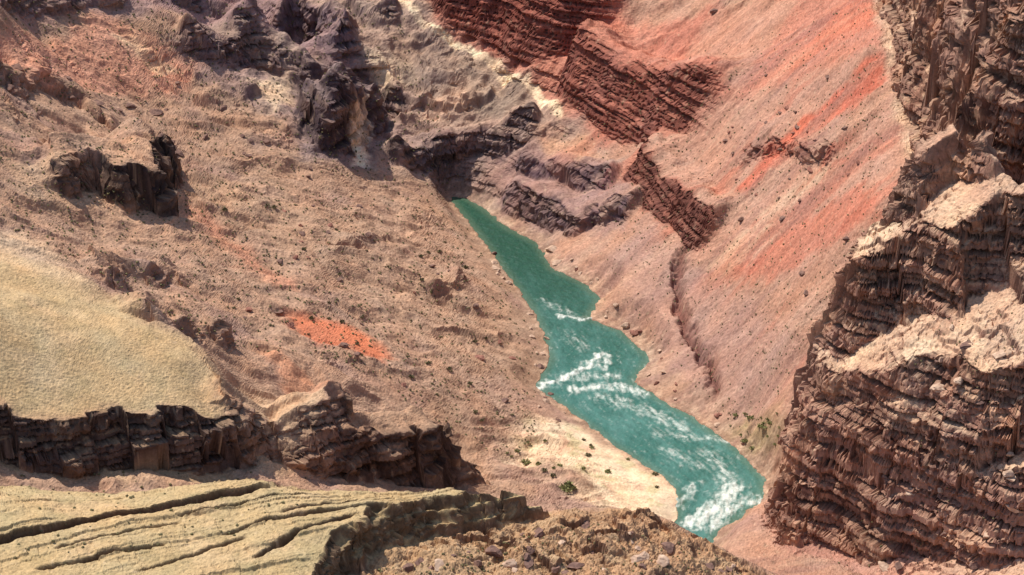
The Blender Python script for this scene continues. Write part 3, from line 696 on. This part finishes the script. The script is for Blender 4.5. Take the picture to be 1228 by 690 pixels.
for a_ in [(662,300,.6,'pale','pale boulder at the right waterline, largest of those where the river narrows'),
           (668,316,.46,'pale','smaller pale boulder on the right bank just below the largest waterline one'),
           (752,392,.5,'pale','pale pink boulder on the right bank beside the middle rapid'),
           (1016,287,.5,'dark','dark boulder on the pink right slope nearest the layered right cliff'),
           (963,328,.45,'dark','dark boulder on the pink slope, upper of a close pair'),
           (968,352,.5,'dark','dark boulder on the pink slope, lower of a close pair'),
           (858,14,.6,'dark','dark boulder at the very top of the picture on the red slope'),
           (972,205,.5,'red','red brown boulder at the edge of the bright red streak'),
           (335,375,.6,'dark','dark boulder just above the bright orange scree patch'),
           (410,415,.5,'dark','dark boulder lying on the right part of the orange scree patch'),
           (186,135,.7,'dark','dark boulder on the left hillside up the slope from the squarish outcrop block'),
           (575,430,.5,'red','reddish boulder on the brown hillside near the left bank rapids')]:
    boulder(*a_)
def inpoly(u, v, P):
    c = False
    for k in range(len(P)):
        (x1, y1), (x2, y2) = P[k], P[(k+1) % len(P)]
        if (y1 > v) != (y2 > v) and u < (x2-x1)*(v-y1)/(y2-y1)+x1: c = not c
    return c
def scatter(P, n_):
    us = [q[0] for q in P]; vs = [q[1] for q in P]; out = []
    while len(out) < n_:
        u, v = random.uniform(min(us), max(us)), random.uniform(min(vs), max(vs))
        if inpoly(u, v, P): out.append((u, v))
    return out
ZL = [(225,265),(330,230),(500,250),(600,370),(630,480),(560,520),(440,440),(300,400),(230,330)]
ZU = [(10,60),(200,60),(340,160),(420,220),(240,200),(120,150),(10,140)]
ZR = [(860,320),(1040,230),(1060,120),(930,60),(860,160),(860,260)]
ZB = [(648,290),(705,338),(726,358),(714,380),(750,393),(786,430),(768,456),(835,495),(890,535),(905,525),(840,480),(790,440),(800,420),(750,375),(740,350),(660,280)]
ZLB = [(590,300),(640,366),(656,400),(664,430),(646,462),(684,488),(690,480),(670,510),(625,470),(645,430),(632,390),(585,310)]
ZF = [(430,688),(560,655),(700,625),(850,660),(900,690)]
ZP = [(10,570),(300,560),(420,580),(300,640),(10,690)]
ZC = [(1120,370),(1220,360),(1225,680),(1000,680),(1050,560)]
for u, v in scatter(ZL, 30): boulder(u, v, random.choice([.22, .3, .4]), random.choice(['dark', 'dark', 'red']), 'small dark boulder scattered on the brown hillside left of the river', 'boulders on the brown left hillside')
for u, v in scatter(ZU, 24): boulder(u, v, random.choice([.3, .4, .55]), 'dark', 'dark boulder scattered across the upper left hillside', 'boulders on the upper left hillside')
for u, v in scatter(ZR, 28): boulder(u, v, random.choice([.2, .25, .36]), random.choice(['dark', 'dark', 'red']), 'small boulder scattered on the red streaked right slope', 'boulders on the red right slope')
for u, v in scatter(ZB, 26): boulder(u, v, random.choice([.18, .24, .36]), random.choice(['pale', 'red']), 'small boulder lying along the right river bank', 'boulders along the right bank')
for u, v in scatter(ZLB, 22): boulder(u, v, random.choice([.18, .24, .34]), random.choice(['dark', 'pale', 'pale']), 'small boulder lying along the left river bank', 'boulders along the left bank')
for u, v in scatter(ZF, 40): boulder(u, v, random.choice([.2, .28, .5]), random.choice(['dark', 'dark', 'pale']), 'loose block among the brown foreground rubble', 'blocks in the foreground rubble')
for u, v in scatter(ZC, 36): boulder(u, v, random.choice([.2, .3, .5]), random.choice(['pale', 'dark']), 'fallen block resting on the pale ledges of the right cliff', 'blocks on the right cliff ledges')
# shrubs
def shrub_parts(seed):
    r = np.random.default_rng(seed); vs = []; fs_ = []
    for k in range(170):
        d = r.normal(size=3); d /= np.linalg.norm(d); d[2] = abs(d[2]); c = d*r.uniform(.45, 1.0)*np.array([1, 1, .8])+np.array([0, 0, .15])
        c += .18*np.sin(d*5+seed)
        e1 = r.normal(size=3)*.12; e2 = r.normal(size=3)*.12; i_ = len(vs)
        vs += [c-e1, c+e2, c+e1, c-e2]; fs_.append((i_, i_+1, i_+2, i_+3))
    st_v = []; st_f = []
    for k in range(5):
        an = k*1.26; tip = np.array([.5*math.cos(an), .5*math.sin(an), .7]); i_ = len(st_v)
        for w_, pnt in ((.07, np.array([0, 0, -.15])), (.02, tip)):
            for j in range(4): st_v.append(pnt+np.array([w_*math.cos(j*1.57), w_*math.sin(j*1.57), 0]))
        for j in range(4): st_f.append((i_+j, i_+(j+1) % 4, i_+4+(j+1) % 4, i_+4+j))
    return np.array(vs), np.array(fs_), np.array(st_v), np.array(st_f)
SP = []
for s in range(3):
    a1, a2, a3, a4 = shrub_parts(s)
    SP.append({'olive': mesh_np('foliage', a1, a2, MSH), 'green': mesh_np('foliage', a1, a2, MSG), 'stem': mesh_np('stem', a3, a4, MST)})
def shrub(u, v, s, kind, label, group=None):
    p = hit(u, v)
    if p[2] < .1: return
    k = random.choice(SP); r = empty('shrub', p); r.scale = (s, s, s*random.uniform(.7, 1)); r.rotation_euler = (0, 0, random.uniform(0, 6))
    for nm, me_ in (('foliage', k[kind]), ('stem', k['stem'])):
        c = bpy.data.objects.new(nm, me_); C.objects.link(c); c.parent = r
    tag(r, label, 'shrub', group)
shrub(682,588,.7,'green','large green shrub on the sandbar, closest to the foreground plateau')
shrub(630,556,.45,'green','green shrub at the left end of the pale sandbar')
shrub(916,512,.5,'green','green shrub on the right bank under the dark cliff prow')
for u, v in scatter([(590,535),(690,515),(800,575),(812,600),(700,590),(610,575)], 20): shrub(u, v, random.uniform(.16, .3), random.choice(['green', 'olive']), 'small green shrub growing on the pale sandbar', 'shrubs on the sandbar')
for u, v in scatter([(865,500),(940,492),(930,545),(890,545)], 18): shrub(u, v, random.uniform(.16, .32), 'green', 'small green shrub in the thicket on the right bank', 'shrubs on the right bank')
for u, v in scatter(ZL, 36): shrub(u, v, random.uniform(.16, .28), 'olive', 'small olive shrub dotted over the brown left hillside', 'shrubs on the left hillside')
bm = bmesh.new(); bmesh.ops.create_icosphere(bm, subdivisions=1, radius=1); bm.verts.ensure_lookup_table()
iv = np.array([v.co[:] for v in bm.verts]); ifc = np.array([[v.index for v in f.verts] for f in bm.faces]); bm.free()
sv = []; sf = []; base = 0
WHOLE = [(0,0),(480,0),(560,240),(650,400),(640,540),(580,540),(420,440),(260,420),(160,360),(0,270)]
RIGHTZ = [(640,120),(1060,0),(1060,250),(960,420),(900,540),(760,380)]
for u, v in scatter(WHOLE, 3600)+scatter(RIGHTZ, 1500)+scatter(ZP, 100)+scatter(ZF, 250)+scatter(ZC, 200):
    p = hit(u, v)
    if p[2] < .35: continue
    s = random.uniform(.05, .12)*(1 if u < 640 else .8)
    vv = iv*(s*rng.uniform(.6, 1.3, size=(12, 1)))*np.array([1, 1, .75])+p+np.array([0, 0, s*.4])
    sv.append(vv); sf.append(ifc+base); base += 12
me = mesh_np('scrub', np.concatenate(sv), np.concatenate(sf), MSH)
o = bpy.data.objects.new('scrub', me); C.objects.link(o); tag(o, 'low dark desert scrub sprinkled over all the canyon slopes', 'scrub', kind='stuff')
# ------------------------------------------------------------------ light
el = math.radians(58); sd_ = Vector((-.76, .65, 0)).normalized()*math.cos(el)+Vector((0, 0, math.sin(el)))
sl = bpy.data.lights.new('sun', 'SUN'); sl.energy = 5.0; sl.angle = math.radians(.5); sl.color = (1, .95, .86)
so = bpy.data.objects.new('sun', sl); C.objects.link(so); so.rotation_euler = sd_.to_track_quat('Z', 'Y').to_euler()
w = bpy.data.worlds.new('World'); bpy.context.scene.world = w; w.use_nodes = True; nt = w.node_tree
sk = nt.nodes.new('ShaderNodeTexSky'); sk.sky_type = 'NISHITA'; sk.sun_disc = False; sk.sun_elevation = el; sk.sun_rotation = math.atan2(sd_.x, sd_.y)
nt.links.new(sk.outputs[0], nt.nodes['Background'].inputs[0]); nt.nodes['Background'].inputs[1].default_value = .15
sc = bpy.context.scene; sc.view_settings.view_transform = 'Standard'; sc.view_settings.look = 'None'; sc.view_settings.exposure = 0
